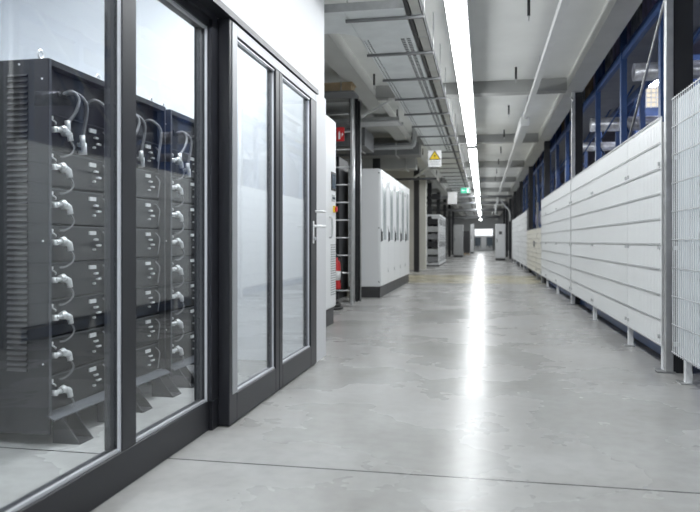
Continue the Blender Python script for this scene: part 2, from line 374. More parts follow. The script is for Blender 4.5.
# ------------------------------------------------------------------ battery racks
RW = .615
def make_rack():
    r = thing('battery_rack', '', 'battery rack', (0, 0, 0), 'black battery racks behind the glass')
    D = .82; H = 1.89; Z0 = .13
    s = MB()
    s.box(-D, 0, 0, .022, .055, H, bev=.003); s.box(-D, 0, RW-.022, RW, .055, H, bev=.003)
    s.box(-D, -.002, .022, RW-.022, H-.03, H); s.box(-D, -.02, .022, RW-.022, Z0, Z0+.022)
    s.box(-D, -D+.02, .022, RW-.022, Z0+.022, H-.03)
    s.build('housing', 'rack_black', r)
    e = MB(); e.box(.0005, .003, .002, .02, Z0, H-.002); e.build('front_edge', 'rack_edge', r)
    lv = MB()
    for k in range(54):
        z = .36+k*.0272
        lv.prism([(-.225, -.0005, z), (-.225, -.0105, z+.003), (-.225, -.0005, z+.016)], (.11, 0, 0))
    lv.build('louvre', 'rack_black', r)
    hd = MB(); hd.box(-.075, -.055, .022, RW-.022, 1.645, 1.859)
    ho = hd.build('header_panel', 'rack_black', r)
    for y in (.20, .42):
        bx('cable_opening', 'gasket', (-.0545, -.050, y-.045, y+.045, 1.735, 1.775), ho)
    cb = MB()
    for (ya, yb, yc, zc) in ((.19, .23, .17, 1.60), (.215, .29, .30, 1.55), (.41, .50, .52, 1.52)):
        cb.tube(arc([(-.06, ya, 1.755), (-.012, ya+.02, 1.77), (.012, yb, 1.735), (.012, (yb+yc)/2+.01, 1.67), (-.01, yc, zc)], 8), .0085, 8)
        cb.build('feed_cable', 'cable', r); cb = MB()
    cb.bm.free()
    for k in range(8):
        zc = .24+.187*k
        m = MB(); m.box(-.6, -.04, .024, RW-.024, zc-.090, zc+.090, bev=.004)
        mo = m.build('battery_module', 'rack_face', r)
        l = MB(); l.box(-.0395, -.0345, .03, RW-.03, zc+.084, zc+.088); l.build('seam_strip', 'rack_edge', mo)
        jy = random.uniform(-.006, .006); z = zc+.005
        c = MB()
        c.tube([(-.04, .075+jy, z), (-.004, .075+jy, z)], .015, 10)
        c.tube([(-.01, .07+jy, z), (-.01, .112+jy, z+.004)], .012, 10)
        c.tube([(-.01, .112+jy, z+.004), (-.006, .138+jy, z+.012)], .019, 10)
        c.build('plug', 'silver', mo)
        c = MB()
        c.tube([(-.04, .168+jy, z-.004), (-.002, .168+jy, z-.004)], .016, 10)
        c.tube([(-.006, .140+jy, z+.004), (-.006, .178+jy, z-.010)], .017, 10)
        c.tube([(-.006, .178+jy, z-.006), (-.004, .186+jy, z-.042)], .015, 10)
        c.build('plug', 'silver', mo)
        if k < 7 or True:
            MB().tube(arc([(-.004, .186+jy, z-.04), (.002, .205+jy, z-.075), (-.002, .19+jy, z-.105), (-.012, .15+jy, z-.125), (-.03, .13+jy, z-.128)], 6), .0052, 8).build('cable', 'cable', mo)
        c = MB(); c.box(-.04, -.028, .062, .078, zc+.058, zc+.072); c.build('indicator', 'label', mo)
        MB().tube(arc([(-.032, .07, zc+.055), (-.018, .08, zc+.043), (-.030, .098, zc+.034)], 5), .004, 6).build('signal_lead', 'silver', mo)
        c = MB(); c.box(-.04, -.031, .405, .465, zc+.045, zc+.066); c.build('label_plate', 'label', mo)
        for (yy, zz, ww) in ((.445, .020, .030), (.47, -.012, .034), (.435, -.035, .014)):
            c = MB(); c.tube([(-.028, yy, zc+zz), (-.028, yy+ww, zc+zz)], .0065, 8); c.box(-.04, -.026, yy+.004, yy+.012, zc+zz-.004, zc+zz+.004)
            c.build('terminal', 'silver', mo)
        MB().tube(arc([(-.034, .535, zc+.065), (-.016, .555, zc+.03), (-.018, .548, zc-.03), (-.03, .56, zc-.075)], 5), .004, 6).build('signal_lead', 'cable', mo)
    # extra plugs for the top feeds
    for (y, z) in ((.17, 1.585), (.30, 1.53), (.315, 1.49)):
        c = MB(); c.tube([(-.012, y, z+.03), (-.012, y+.004, z-.03)], .0145, 10); c.tube([(-.04, y+.004, z-.02), (-.01, y+.004, z-.02)], .012, 10)
        c.build('plug', 'silver', r)
    bs = MB(); bs.prism([(-.02, .0, .152), (.03, .0, .125), (.03, .0, .131), (-.02, .0, .158)], (0, RW, 0)); bs.build('base_strip', 'rack_edge', r)
    for y in (.06, RW-.16):
        f = MB()
        f.prism([(-.02, y, .0), (.13, y, .0), (.03, y, .128), (-.02, y, .128)], (0, .008, 0))
        f.prism([(-.02, y+.11, .0), (.13, y+.11, .0), (.03, y+.11, .128), (-.02, y+.11, .128)], (0, .008, 0))
        f.box(-.02, .13, y+.008, y+.11, 0, .008)
        f.box(-.02, -.01, y+.008, y+.11, .008, .128)
        f.build('foot', 'rack_black', r)
    f = MB(); f.box(-D, -D+.1, .023, RW-.023, 0, .128); f.build('rear_base', 'rack_black', r)
    for y in (.05, RW-.055):
        ey = MB(); ey.tube([(-.08, y, H), (-.08, y, H+.012)], .011, 10); ey.torus((-.08, y, H+.034), .020, .0055, 'X'); ey.build('lifting_eye', 'silver', r)
    sc = MB()
    for (x, z) in ((-.035, 1.79), (-.16, 1.865), (-.03, 1.0), (-.03, .4)):
        sc.tube([(x, .001, z), (x, -.004, z)], .005, 8); sc.build('screw', 'silver', r); sc = MB()
    sc.bm.free()
    return r
rack = make_rack()
RL = ['black battery rack nearest the camera, showing its louvred side panel', 'black battery rack in the middle, partly behind the dark window mullion', 'black battery rack at the far end, seen beside the glass door']
for i, (y, lab) in enumerate(zip((2.96, 3.59, 4.27), RL)):
    r = rack if i == 0 else copy_tree(rack)
    r.location = (-2.07, y, 0); r['label'] = lab

# ------------------------------------------------------------------ control cabinet with screen
O = (-1.76, 7.75, 0)
t = thing('control_cabinet', 'tall white control cabinet with small screen and red stop button', 'cabinet', O)
bx('body', 'cab_white', (-2.36, -1.772, 7.2, 8.1, .20, 2.46), t, O, .008)
bx('plinth', 'plinth', (-2.34, -1.785, 7.22, 8.08, 0, .199), t, O)
dr = bx('door', 'cab_white', (-1.772, -1.757, 7.215, 8.085, .22, 2.44), t, O, .004)
MB(O).tube(arc([(-1.757, 7.72, 1.28), (-1.728, 7.72, 1.27), (-1.722, 7.72, 1.2), (-1.722, 7.72, 1.12), (-1.728, 7.72, 1.05), (-1.757, 7.72, 1.04)], 6), .010, 8).build('handle', 'galv', dr)
sc = bx('screen_bezel', 'plinth', (-1.757, -1.748, 7.82, 8.06, 1.60, 1.82), dr, O, .003)
bx('screen', 'screen', (-1.748, -1.746, 7.84, 8.04, 1.625, 1.795), sc, O)
kp = bx('key_panel', 'vent', (-1.757, -1.751, 7.86, 8.0, 1.47, 1.55), dr, O)
for k in range(3):
    MB(O).tube([(-1.751, 7.885+k*.045, 1.51), (-1.744, 7.885+k*.045, 1.51)], .014, 10).build('button', 'screen', kp)
st = MB(O); st.box(-1.757, -1.735, 7.92, 8.0, 1.34, 1.42, bev=.004); so = st.build('stop_switch', 'yellow', dr)
MB(O).tube([(-1.735, 7.96, 1.38), (-1.715, 7.96, 1.38), (-1.713, 7.96, 1.38)], .032, 14).build('stop_button', 'red', so)
v = MB(O)
for k in range(22): v.box(-1.757, -1.750, 7.80, 8.05, .36+k*.028, .36+k*.028+.012)
v.build('vent_grille', 'vent', dr)
du = bx('cable_duct', 'mid_grey', (-2.05, -1.95, 7.75, 8.05, 2.46, BB-.01), None, (0, 0, 0))
tag(du, 'grey vertical cable duct rising from top of the screen cabinet', 'cable duct')

# ------------------------------------------------------------------ row of white cabinets
CW = .955
def make_cab():
    c = thing('switch_cabinet', '', 'cabinet', (0, 0, 0), 'row of white cabinets on the left')
    bx('body', 'cab_white', (-.58, -.02, .002, CW-.002, .19, 2.28), c, bev=.01)
    bx('plinth', 'plinth', (-.56, -.012, .004, CW-.004, 0, .189), c)
    dd = MB()
    dd.box(-.02, 0, .01, CW-.01, .20, 2.27, bev=.004)
    do = dd.build('door', 'cab_white', c)
    wf = MB(); y0, y1, z0, z1 = .27, .69, 1.02, 2.12
    wf.box(0, .008, y0-.03, y0, z0-.03, z1+.03); wf.box(0, .008, y1, y1+.03, z0-.03, z1+.03); wf.box(0, .008, y0, y1, z0-.03, z0); wf.box(0, .008, y0, y1, z1, z1+.03)
    wf.build('window_frame', 'cab_white', do)
    bx('window_pane', 'cab_glass', (-.0005, .003, y0, y1, z0, z1), do)
    hb = bx('handle_base', 'plinth', (0, .008, .045, .085, .98, 1.22), do)
    bx('lever', 'black_steel', (.008, .028, .052, .078, 1.0, 1.17), hb, bev=.003)
    for z in (.45, 1.25, 2.05):
        MB().tube([(.004, CW-.016, z-.04), (.004, CW-.016, z+.04)], .008, 8).build('hinge', 'galv', do)
    return c
cab = make_cab()
CL = ['white cabinet with window, nearest of the row, beside the dark column', 'white cabinet with window, second along the left row', 'white cabinet with window, middle one of the left row',
      'white cabinet with window, fourth along the left row', 'white cabinet with window, farthest of the left row']
for i in range(5):
    c = cab if i == 0 else copy_tree(cab)
    c.location = (-1.77, 11.85+i*CW, 0); c['label'] = CL[i]
for (x, z) in ((-1.80, 2.2), (-2.32, 2.2), (-1.80, 1.23), (-2.32, 1.23), (-1.80, .28), (-2.32, .28)):
    MB().tube([(x+1.77, .002, z), (x+1.77, -.004, z)], .012, 10).build('panel_screw', 'plinth', cab)

# ------------------------------------------------------------------ vertical ladder, extinguisher, sign, column conduit
O = (-2.32, 10.2, 0)
t = thing('cable_ladder', 'vertical steel cable ladder beside the dark column', 'cable ladder', O)
for x in (-2.56, -1.97):
    bx('rail', 'galv', (x-.018, x+.018, 10.18, 10.24, .02, 3.30), t, O)
for k in range(12):
    MB(O).tube([(-2.55, 10.2, .24+.27*k), (-1.98, 10.2, .24+.27*k)], .011, 8).build('rung', 'galv', t)
O = (-2.175, 10.03, .27)
t = thing('fire_extinguisher', 'red fire extinguisher hanging on the steel ladder', 'fire extinguisher', O)
MB(O).lathe([(.05, 0), (.068, .012), (.07, .04), (.07, .36), (.06, .41), (.035, .44), (.024, .46), (.024, .48)], O, 18).build('cylinder', 'red', t)
MB(O).lathe([(.0705, .14), (.0712, .14), (.0712, .28), (.0705, .28)], O, 18).build('label_band', 'label', t)
v = MB(O); v.tube([(O[0], O[1], O[2]+.48), (O[0], O[1], O[2]+.52)], .02, 10); v.box(O[0]-.012, O[0]+.012, O[1]-.09, O[1]+.02, O[2]+.515, O[2]+.53); v.box(O[0]-.012, O[0]+.012, O[1]-.10, O[1]-.01, O[2]+.535, O[2]+.548)
v.build('valve', 'black_steel', t)
MB(O).tube(arc([(O[0]+.02, O[1], O[2]+.50), (O[0]+.07, O[1]-.03, O[2]+.47), (O[0]+.09, O[1]-.03, O[2]+.3), (O[0]+.078, O[1]-.02, O[2]+.1)], 6), .010, 8).build('hose', 'black_cable', t)
MB(O).box(O[0]-.02, O[0]+.02, O[1]+.068, O[1]+.15, O[2]+.28, O[2]+.32).build('bracket', 'black_steel', t)
O = (-2.09, 10.0, 2.52)
t = thing('fire_sign', 'small red fire extinguisher sign with white symbol by the ladder', 'sign', O)
bx('panel', 'red', (-2.165, -2.045, 10.0, 10.008, 2.50, 2.71), t, O)
s = MB(O); s.box(-2.135, -2.105, 9.995, 9.9995, 2.53, 2.63, bev=.004); s.box(-2.127, -2.113, 9.995, 9.9995, 2.632, 2.65); s.build('extinguisher_symbol', 'label', t)
s = MB(O); s.prism([(-2.092, 9.995, 2.56), (-2.058, 9.995, 2.60), (-2.075, 9.995, 2.63)], (0, .0045, 0)); s.build('flame_symbol', 'label', t)
bx('mount', 'galv', (-2.11, -2.09, 10.008, 10.17, 2.60, 2.63), t, O)
o = MB().tube([(-1.985, 11.05, 0), (-1.985, 11.05, BB-.02)], .012, 8).build('conduit', 'galv'); tag(o, 'thin silver conduit running up the dark column by the cabinets', 'conduit')
o = MB().tube([(-2.07, 10.86, 0), (-2.07, 10.86, BB-.02)], .028, 10).build('steel_post', 'galv'); tag(o, 'round silver steel post between ladder and dark column', 'post')
O = (-2.2, 9.9, 3.17)
t = thing('hanging_shelf', 'grey steel shelf hanging under the ceiling above the cable ladder', 'shelf', O)
bx('shelf_plate', 'grey_paint', (-2.62, -1.85, 9.72, 10.15, 3.17, 3.195), t, O)
for x in (-2.60, -2.04):
    for y in (9.74, 10.13): MB(O).tube([(x, y, 3.195), (x, y, BB)], .007, 6).build('threaded_rod', 'galv', t)
O = (-2.2, 9.94, 3.196)
t = thing('wooden_crate', 'pale wooden crate on the high hanging shelf above the ladder', 'crate', O)
bx('box', 'wood', (-2.56, -1.90, 9.80, 10.08, 3.196, 3.312), t, O)
bx('lid', 'wood', (-2.57, -1.88, 9.78, 10.10, 3.313, 3.333), t, O)
b = MB()
b.bm.free()
for k in range(3):
    a = .02+.042*k
    b = MB(); b.torus((-2.2-.02*k, 9.75, .022+.044*k), .17-.012*k, .022, 'Z', n=28); o = b.build('hose_coil', 'black_cable')
    tag(o, ('black hose coil lying on the floor under the extinguisher', 'black hose coil, middle of the stack under the extinguisher', 'black hose coil, topmost of the stack under the extinguisher')[k], 'hose', 'coiled black hoses under the ladder')
# added dark block, stands in for the dim space behind the ladder
O = (-3.0, 11.0, 0)
t = thing('dark_backdrop', 'added dark block standing behind the steel ladder', 'cabinet', O)
bx('body', 'black_steel', (-3.9, -2.42, 11.4, 12.2, .1, 2.45), t, O, .01)
bx('plinth', 'plinth', (-3.86, -2.44, 11.42, 12.18, 0, .099), t, O)

# ------------------------------------------------------------------ corridor lights
LX = -.248
LY = [(-3.9, -2.05), (-2.03, 2.32), (2.34, 6.69), (6.71, 11.0), (11.02, 15.2), (16.1, 20.3), (21.0, 25.3), (25.5, 29.8), (30.0, 34.3), (34.8, 39.2), (39.8, 44), (45, 49.4), (50, 54.4), (55, 59.5), (60.5, 65), (66, 70.5)]
for i, (y0, y1) in enumerate(LY):
    O = (LX, y0, 3.1)
    lab = ('bright linear ceiling light, nearest one over the corridor', ) [0] if i == 3 else f'bright linear ceiling light, {ORD[max(0, i-3)]} along the corridor from the camera'
    if i == 2: lab = 'bright linear ceiling light at the top edge above the glass door'
    if i < 2: lab = f'bright linear ceiling light above the camera end of the corridor, {ORD[i]} one'
    if i == 0: lab = 'short bright ceiling light by the back wall of the corridor'
    t = thing('ceiling_light', lab, 'ceiling light', O, 'lit row of corridor lights')
    bx('housing', 'mid_grey', (LX-.088, LX+.106, y0, y1, 3.15, 3.21), t, O)
    MB(O).diffuser(LX-.083, LX+.083, y0+.005, y1-.005, 3.10, 3.1495, 6).build('diffuser', 'lamp', t)
    for yy in (y0+.4, y1-.4):
        MB(O).tube([(LX, yy, 3.21), (LX, yy, CEIL)], .006, 6).build('hanger', 'galv', t)
# second, unlit line
O = (.763, 4.0, 3.25)
t = thing('light_trunking', 'white unlit trunking rail running along the ceiling on the right', 'trunking', O)
bx('rail', 'trunk', (.726, .80, YBACK, 12.9, 3.25, 3.335), t, O)
bx('rail', 'trunk', (.726, .80, 15.8, 60, 3.25, 3.335), t, O)
for k in range(6):
    MB(O).tube([(.763, 1.5+3*k*.9, 3.335), (.763, 1.5+3*k*.9, CEIL)], .006, 6).build('hanger', 'galv', t)
O = (.763, 12.9, 3.1)
t = thing('ceiling_light', 'unlit white fitting at the end of right-hand trunking rail', 'ceiling light', O)
bx('housing', 'trunk', (.68, .845, 12.95, 15.75, 3.15, 3.30), t, O, .01)
bx('diffuser', 'trunk', (.69, .835, 12.96, 15.74, 3.13, 3.149), t, O)
MB(O).tube([(.763, 13.6, 3.30), (.763, 13.6, CEIL)], .006, 6).build('hanger', 'galv', t)

# hooks
k = 0
for x, side in ((.47, 'right'), (-1.62, 'left')):
    for j in range(8):
        y = 7.35+2.83*j
        if side == 'left' and j == 0: continue
        if any(abs(y-c) < .2 for c in COLY): y += .35
        O = (x, y, CEIL)
        t = thing('ceiling_bolt', f'short black rod hanging from the ceiling, {ORD[j if side == "right" else j-1]} one along the {side} row', 'rod', O, 'black rods hanging from the ceiling')
        MB(O).tube([(x, y, CEIL), (x, y, CEIL-.17)], .016, 8).build('rod', 'black_steel', t)
        MB(O).tube([(x, y, CEIL-.17), (x, y, CEIL-.225)], .008, 6).build('tip', 'galv', t)

# ------------------------------------------------------------------ cable trays
TX0, TX1, TZ = -1.25, -.70, 3.10
O = ((TX0+TX1)/2, 6.1, TZ)
t = thing('cable_tray', 'long perforated steel cable tray under the ceiling, left of the lights', 'cable tray', O)
pl = MB(O); bm = pl.bm
xs = [TX0, TX0+.02, TX0+.035, TX0+.06, TX0+.075, TX0+.10, TX1-.16, TX1-.14, TX1-.10, TX1-.08, TX1-.04, TX1-.02, TX1]
hole = {1, 3, 7, 9, 6+4}
y = 7.0; vr = None
rows = []
yy = 7.0
while yy < 16.0:
    rows.append((yy, False)); rows.append((yy+.03, True)); yy += .065
ys = [r[0] for r in rows] + [yy]
grid = [[bm.verts.new((x, yv, TZ)) for x in xs] for yv in ys]
for r in range(len(rows)):
    for c in range(len(xs)-1):
        if rows[r][1] and c in (1, 3, 7, 9): continue
        bm.faces.new((grid[r][c], grid[r+1][c], grid[r+1][c+1], grid[r][c+1]))
for yv0, yv1 in ((6.1, 7.0), (16.0, 62.0)):
    pl.box(TX0, TX1, yv0, yv1, TZ, TZ+.003)
po = pl.build('tray_bottom', 'galv_light', t)
for x in (TX0, TX1):
    bx('side_rail', 'galv', (x-.003, x+.003, 6.1, 62, TZ, TZ+.07), t, O)
bx('end_plate', 'galv', (TX0, TX1, 6.09, 6.098, TZ, TZ+.075), t, O)
for k in range(24):
    yk = 6.33+1.22*k
    sb = MB(O); sb.box(TX0-.03, -.535, yk-.015, yk+.015, TZ-.028, TZ-.003)
    so = sb.build('support_bar', 'grey_paint', t)
    for x in (TX0-.015, -.60-.02):
        if x < -1 or True:
            MB(O).tube([(x if x < -1 else -.540, yk, TZ-.02), (x if x < -1 else -.540, yk, CEIL)], .006, 6).build('threaded_rod', 'galv', so)
for xa, xb, side in ((TX0+.012, TX0+.115, 'left'), (TX1-.17, TX1-.012, 'right')):  # cables added so the tray holes look dark from below
    cb = MB((xa, 7, TZ))
    for q in range(4 if side == 'left' else 6):
        xx = xa+.014+.025*q; cb.tube([(xx, 7.0, TZ+.016), (xx, 61, TZ+.016)], .012, 6)
    tag(cb.build('added_cables', 'black_cable'), f'added dark cables lying along the {side} edge of the wide cable tray', 'cables')
# tee branch to the left with a rounded inner corner
br = MB(O)
R = .28; cx, cy = TX0-R, 6.72+R
poly = [(TX0, 6.1, TZ), (TX0, cy, TZ)]
for i in range(1, 9):
    a = math.radians(0-90*i/8); poly.append((cx+R*math.cos(a), cy+R*math.sin(a), TZ))
poly += [(-4.2, 6.72, TZ), (-4.2, 6.1, TZ)]
br.prism(poly, (0, 0, .003)); br.build('tee_branch', 'galv_light', t)
lip = MB(O); lip.box(-4.2, TX0, 6.09, 6.098, TZ, TZ+.075); lip.build('branch_rail', 'galv', t)
# narrow duct beside it
O = (-.6, 6.1, TZ)
t = thing('wiring_duct', 'narrow beige wiring duct beside the wide cable tray', 'wiring duct', O)
bx('channel', 'beige', (-.645, -.56, 4.2, 62, TZ, TZ+.075), t, O)
bx('side_rail', 'black_steel', (-.5595, -.548, 4.2, 62, TZ, TZ+.08), t, O)  # thin dark strip along the right face of the duct
for k in range(14):
    yk = 5.6+.7*k
    MB(O).box(-.655, -.555, yk-.012, yk+.012, TZ-.0025, TZ+.02).build('clip', 'galv', t)
o = MB((-.672, 6.1, TZ)).box(-.692, -.657, 4.2, 62, TZ+.002, TZ+.09).build('dark_strip', 'black_cable'); tag(o, 'dark strip between the wide tray and the beige duct', 'cables')  # plain dark box filling the gap

# bracket strut at the dark column
O = (-2.0, 11.1, 3.0)
t = thing('bracket_strut', 'pale slanting steel strut from the dark column up to the beam', 'strut', O)
s = MB(O); s.prism([(-1.965, 11.0, 3.02), (-1.5, 11.0, 3.27), (-1.5, 11.0, 3.31), (-1.965, 11.0, 3.06)], (0, .04, 0)); s.build('brace', 'trunk', t)
MB(O).box(-1.52, -1.38, 11.02, 11.06, 3.29, BB).build('head_bar', 'trunk', t)

# services above the cabinets
O = (-3, 12.6, 3.2)
b = MB(O)
b.box(-4.9, -1.5, 12.35, 12.95, 3.2, 3.203); t = thing('cable_tray', 'short cable tray crossing above the nearest white cabinet', 'cable tray', O)
b.build('tray_bottom', 'galv', t)
sl = MB(O)
for k in range(24): sl.prism([(-2.5+.04*k, 12.42, 3.199), (-2.48+.04*k, 12.42, 3.199), (-2.46+.04*k, 12.88, 3.199), (-2.48+.04*k, 12.88, 3.199)], (0, 0, -.003))
sl.build('slotted_band', 'label', t)
for y in (12.35, 12.95): bx('side_rail', 'galv', (-4.9, -1.5, y-.003, y+.003, 3.2, 3.27), t, O)
for x in (-1.56, -3.2): MB(O).tube([(x, 12.65, 3.2), (x, 12.65, CEIL)], .008, 6).build('threaded_rod', 'galv', t)
def pipe(name, lab, cat, pts, r, mat, seg=12):
    return tag(MB().tube(pts, r, seg).build(name, mat), lab, cat)
pipe('pipe', 'light grey pipe crossing above the white cabinets near the warning sign', 'pipe', arc([(-5.0, 14.3, 2.98), (-2.5, 14.3, 2.98), (-1.55, 14.3, 2.98), (-1.46, 14.3, 3.0), (-1.42, 14.3, 3.1), (-1.42, 14.3, CEIL)], 8), .045, 'mid_grey')
O = (-3, 18.15, 2.92)
t = thing('air_duct', 'grey rectangular air duct crossing behind the yellow warning sign', 'air duct', O)
bx('duct', 'mid_grey', (-5.0, -1.75, 18.0, 18.5, 2.92, 3.22), t, O)
for x in (-4.4, -3.2, -2.0): bx('flange', 'galv', (x-.015, x+.015, 17.97, 18.53, 2.89, 3.25), t, O)
for x in (-3.8, -1.9): MB(O).tube([(x, 18.25, 3.22), (x, 18.25, CEIL)], .008, 6).build('threaded_rod', 'galv', t)
pipe('pipe', 'dark pipe crossing high behind the farthest white cabinet', 'pipe', [(-5.0, 20.3, 2.85), (-1.35, 20.3, 2.85)], .035, 'black_steel')
pipe('pipe', 'pale slanting pipe above the farthest white cabinet', 'pipe', [(-2.3, 21.3, 2.85), (-1.6, 21.3, BB-.01)], .035, 'trunk')

for i, (yy, zz, rr) in enumerate(((31.0, 2.99, .05), (36.5, 3.0, .07), (43.5, 2.96, .09), (55.0, 2.9, .12))):
    pipe('pipe', f'grey pipe crossing the far corridor under the lights, {ORD[i]} from the front', 'pipe', [(-5.0, yy, zz), (1.27, yy, zz)], rr, 'grey_paint')
for nm_, lab, dims in (('air_duct', 'dark flat air duct crossing above the middle of the white cabinets', (-5.0, -1.45, 15.7, 16.3, 3.0, 3.28)),
                       ('air_duct', 'dark flat air duct running lengthwise above the nearest white cabinets', (-3.5, -2.25, 13.0, 14.1, 2.85, 3.2))):
    O = (dims[0], dims[2], dims[4])
    t = thing(nm_, lab, 'air duct', O)
    bx('duct', 'grey_paint', dims, t, O)
    for fx in (.15, .85):
        x = dims[0]+(dims[1]-dims[0])*fx; y = (dims[2]+dims[3])/2
        bx('flange', 'galv', (x-.015, x+.015, dims[2]-.02, dims[3]+.02, dims[4]-.02, dims[5]+.02), t, O)
        MB(O).tube([(x+.1, y, dims[5]), (x+.1, y, CEIL)], .008, 6).build('threaded_rod', 'galv', t)
# warm lamp in the side bay
O = (-3.3, 19.6, 3.2)
t = thing('ceiling_light', 'warm ceiling light in the side bay past the white cabinets', 'ceiling light', O)
bx('housing', 'trunk', (-3.9, -2.5, 19.3, 19.75, 3.16, 3.25), t, O)
bx('diffuser', 'warm_lamp', (-3.88, -2.52, 19.32, 19.73, 3.14, 3.159), t, O)
for x in (-3.6, -2.8): MB(O).tube([(x, 19.5, 3.25), (x, 19.5, CEIL)], .006, 6).build('hanger', 'galv', t)
bx('wall_bay', 'concrete_pillar', (-5.0, -2.3, 23.4, 23.6, 0, CEIL), kind='structure')

# signs
O = (-.97, 14.0, 2.85)
t = thing('warning_sign', 'white hanging sign with yellow warning triangle under the cable tray', 'sign', O)
bx('panel', 'label', (-1.105, -.835, 14.0, 14.006, 2.52, 2.855), t, O)
s = MB(O); s.prism([(-1.085, 13.996, 2.665), (-.855, 13.996, 2.665), (-.97, 13.996, 2.845)], (0, .0035, 0)); s.build('warning_triangle', 'yellow', t)
s = MB(O)
def strip(p, q, wdt, y): 
    p, q = Vector(p), Vector(q); n = Vector((-(q-p).y, (q-p).x)).normalized()*wdt/2
    return [(p.x+n.x, y, p.y+n.y), (q.x+n.x, y, q.y+n.y), (q.x-n.x, y, q.y-n.y), (p.x-n.x, y, p.y-n.y)]
for p, q in (((-1.085, 2.669), (-.855, 2.669)), ((-.855, 2.667), (-.97, 2.843)), ((-.97, 2.843), (-1.085, 2.667))): s.prism(strip(p, q, .013, 13.993), (0, .002, 0))
s.build('triangle_border', 'gasket', t)
s = MB(O); s.prism([(-.962, 13.993, 2.80), (-.99, 13.993, 2.735), (-.968, 13.993, 2.74), (-.98, 13.993, 2.69), (-.95, 13.993, 2.757), (-.972, 13.993, 2.752)], (0, .002, 0)); s.build('lightning_symbol', 'gasket', t)
s = MB(O)
for k in range(3): s.box(-1.08, -.86-.03*(k % 2), 13.996, 13.9995, 2.62-.03*k, 2.63-.03*k)
s.build('caption_line', 'vent', t)
for x in (-1.08, -.86): MB(O).tube([(x, 14.003, 2.855), (x, 14.003, TZ)], .003, 6).build('hanger', 'galv', t)
O = (-1.05, 23.8, 2.7)
t = thing('hanging_sign', 'plain white sign hanging further down under the cable tray', 'sign', O)
bx('panel', 'label', (-1.20, -.88, 23.8, 23.81, 2.28, 2.70), t, O)
for x in (-1.15, -.93): MB(O).tube([(x, 23.805, 2.7), (x, 23.805, TZ)], .004, 6).build('hanger', 'galv', t)
O = (-.66, 26.0, 2.9)
t = thing('exit_sign', 'green lit exit sign hanging beside the ceiling lights', 'exit sign', O)
bx('housing', 'trunk', (-.83, -.49, 26.0, 26.05, 2.80, 3.01), t, O)
bx('panel', 'exit_green', (-.82, -.50, 25.994, 25.9995, 2.81, 3.0), t, O)
s = MB(O); s.box(-.60, -.53, 25.988, 25.993, 2.83, 2.98); s.build('door_symbol', 'exit_white', t)
s = MB(O); s.prism([(-.79, 25.988, 2.905), (-.735, 25.988, 2.945), (-.735, 25.988, 2.915), (-.65, 25.988, 2.915), (-.65, 25.988, 2.895), (-.735, 25.988, 2.895), (-.735, 25.988, 2.865)], (0, .005, 0)); s.build('arrow_symbol', 'exit_white', t)
MB(O).tube([(-.515, 26.025, 3.01), (-.515, 26.025, CEIL)], .006, 6).build('hanger', 'galv', t)

# ------------------------------------------------------------------ fence
FX = 1.345; FT = 1.97; FB = .185
def make_panel(L, back, name='mesh_fence', top=FT, sheet='fence_sheet', wires='fence_wire', lines='line_wire', up=.02):
    p = thing(name, '', 'fence panel', (0, 0, 0), 'white mesh fence panels')
    wv = MB(); n = int(round(L/.05)); st = (L-.03)/n
    for k in range(n+1):
        y = .015+st*k; wv.box(-.0025 if back > .01 else .002, .0035, y-.0025, y+.0025, FB, top)
    wo = wv.build('vertical_wires', wires, p)
    hz = MB(); m = 9; hs = (top-FB-.03)/m
    for k in range(m+1):
        z = FB+.015+hs*k
        hz.box(-.0095, -.0030, .005, L-.005, z-.003, z+.003)
    hz.build('horizontal_wires', lines, p)
    bx('backing_sheet', sheet, (back, back+.006, .004, L-.004, FB, top-.01), p)
    for y in (.05, L-.05):
        for z in (.26, .95, 1.6):
            if z < top-.1:
                MB().box(-.012, back, y-.012, y+.012, z-.015, z+.015).build('clip', 'galv', p)
    pst = MB(); pst.box(back+.012, back+.055, up, up+.05, 0.008, top-.05); po = pst.build('upright', 'fence_wire', p)
    MB().box(back-.03, back+.065, up-.035, up+.085, 0, .008).build('base_plate', 'galv', po)
    return p
def set_panels(y0, kinds, far):
    y = y0
    for kd in kinds:
        L = {'A': 2.1, 'B': 1.25}[kd]
        key = (kd, far)
        if key not in PROTO:
            PROTO[key] = make_panel(L, .035 if not far else .0045, top=FT if far else 2.035, up=.02 if far else L-.16, sheet='fence_sheet' if far else 'fence_board'); p = PROTO[key]
        else: p = copy_tree(PROTO[key])
        p.location = (FX, y, 0); PANELS.append((y, p)); y += L
PROTO = {}; PANELS = []
bx_post = []
set_panels(-3.6, 'AB', False)
set_panels(-.17, 'AAB', False)
set_panels(5.60, 'BAA', True)
set_panels(11.16, 'AAB', True)
set_panels(22.12, 'AAB', True)
set_panels(27.66, 'AAB', True)
PANELS.sort(key=lambda a: a[0])
names_ = {}
vis = [a for a in PANELS if a[0] > 3.5]
for i, (y, p) in enumerate(PANELS):
    if y < 0 or y < 3.5: p['label'] = f'white mesh fence panel beside the camera, {ORD[i]} from the back wall'
for i, (y, p) in enumerate(vis):
    p['label'] = ('white wire mesh fence panel with upright bars at the right edge of the photo' if i == 0 else
                  'narrow white fence panel just behind the nearest grey post' if i == 1 else
                  f'white fence panel with horizontal lines, {ORD[i]} along the right side from the front')
FP = [5.53, 11.1, 16.655, 18.185, 22.06, 27.604, 33.15]
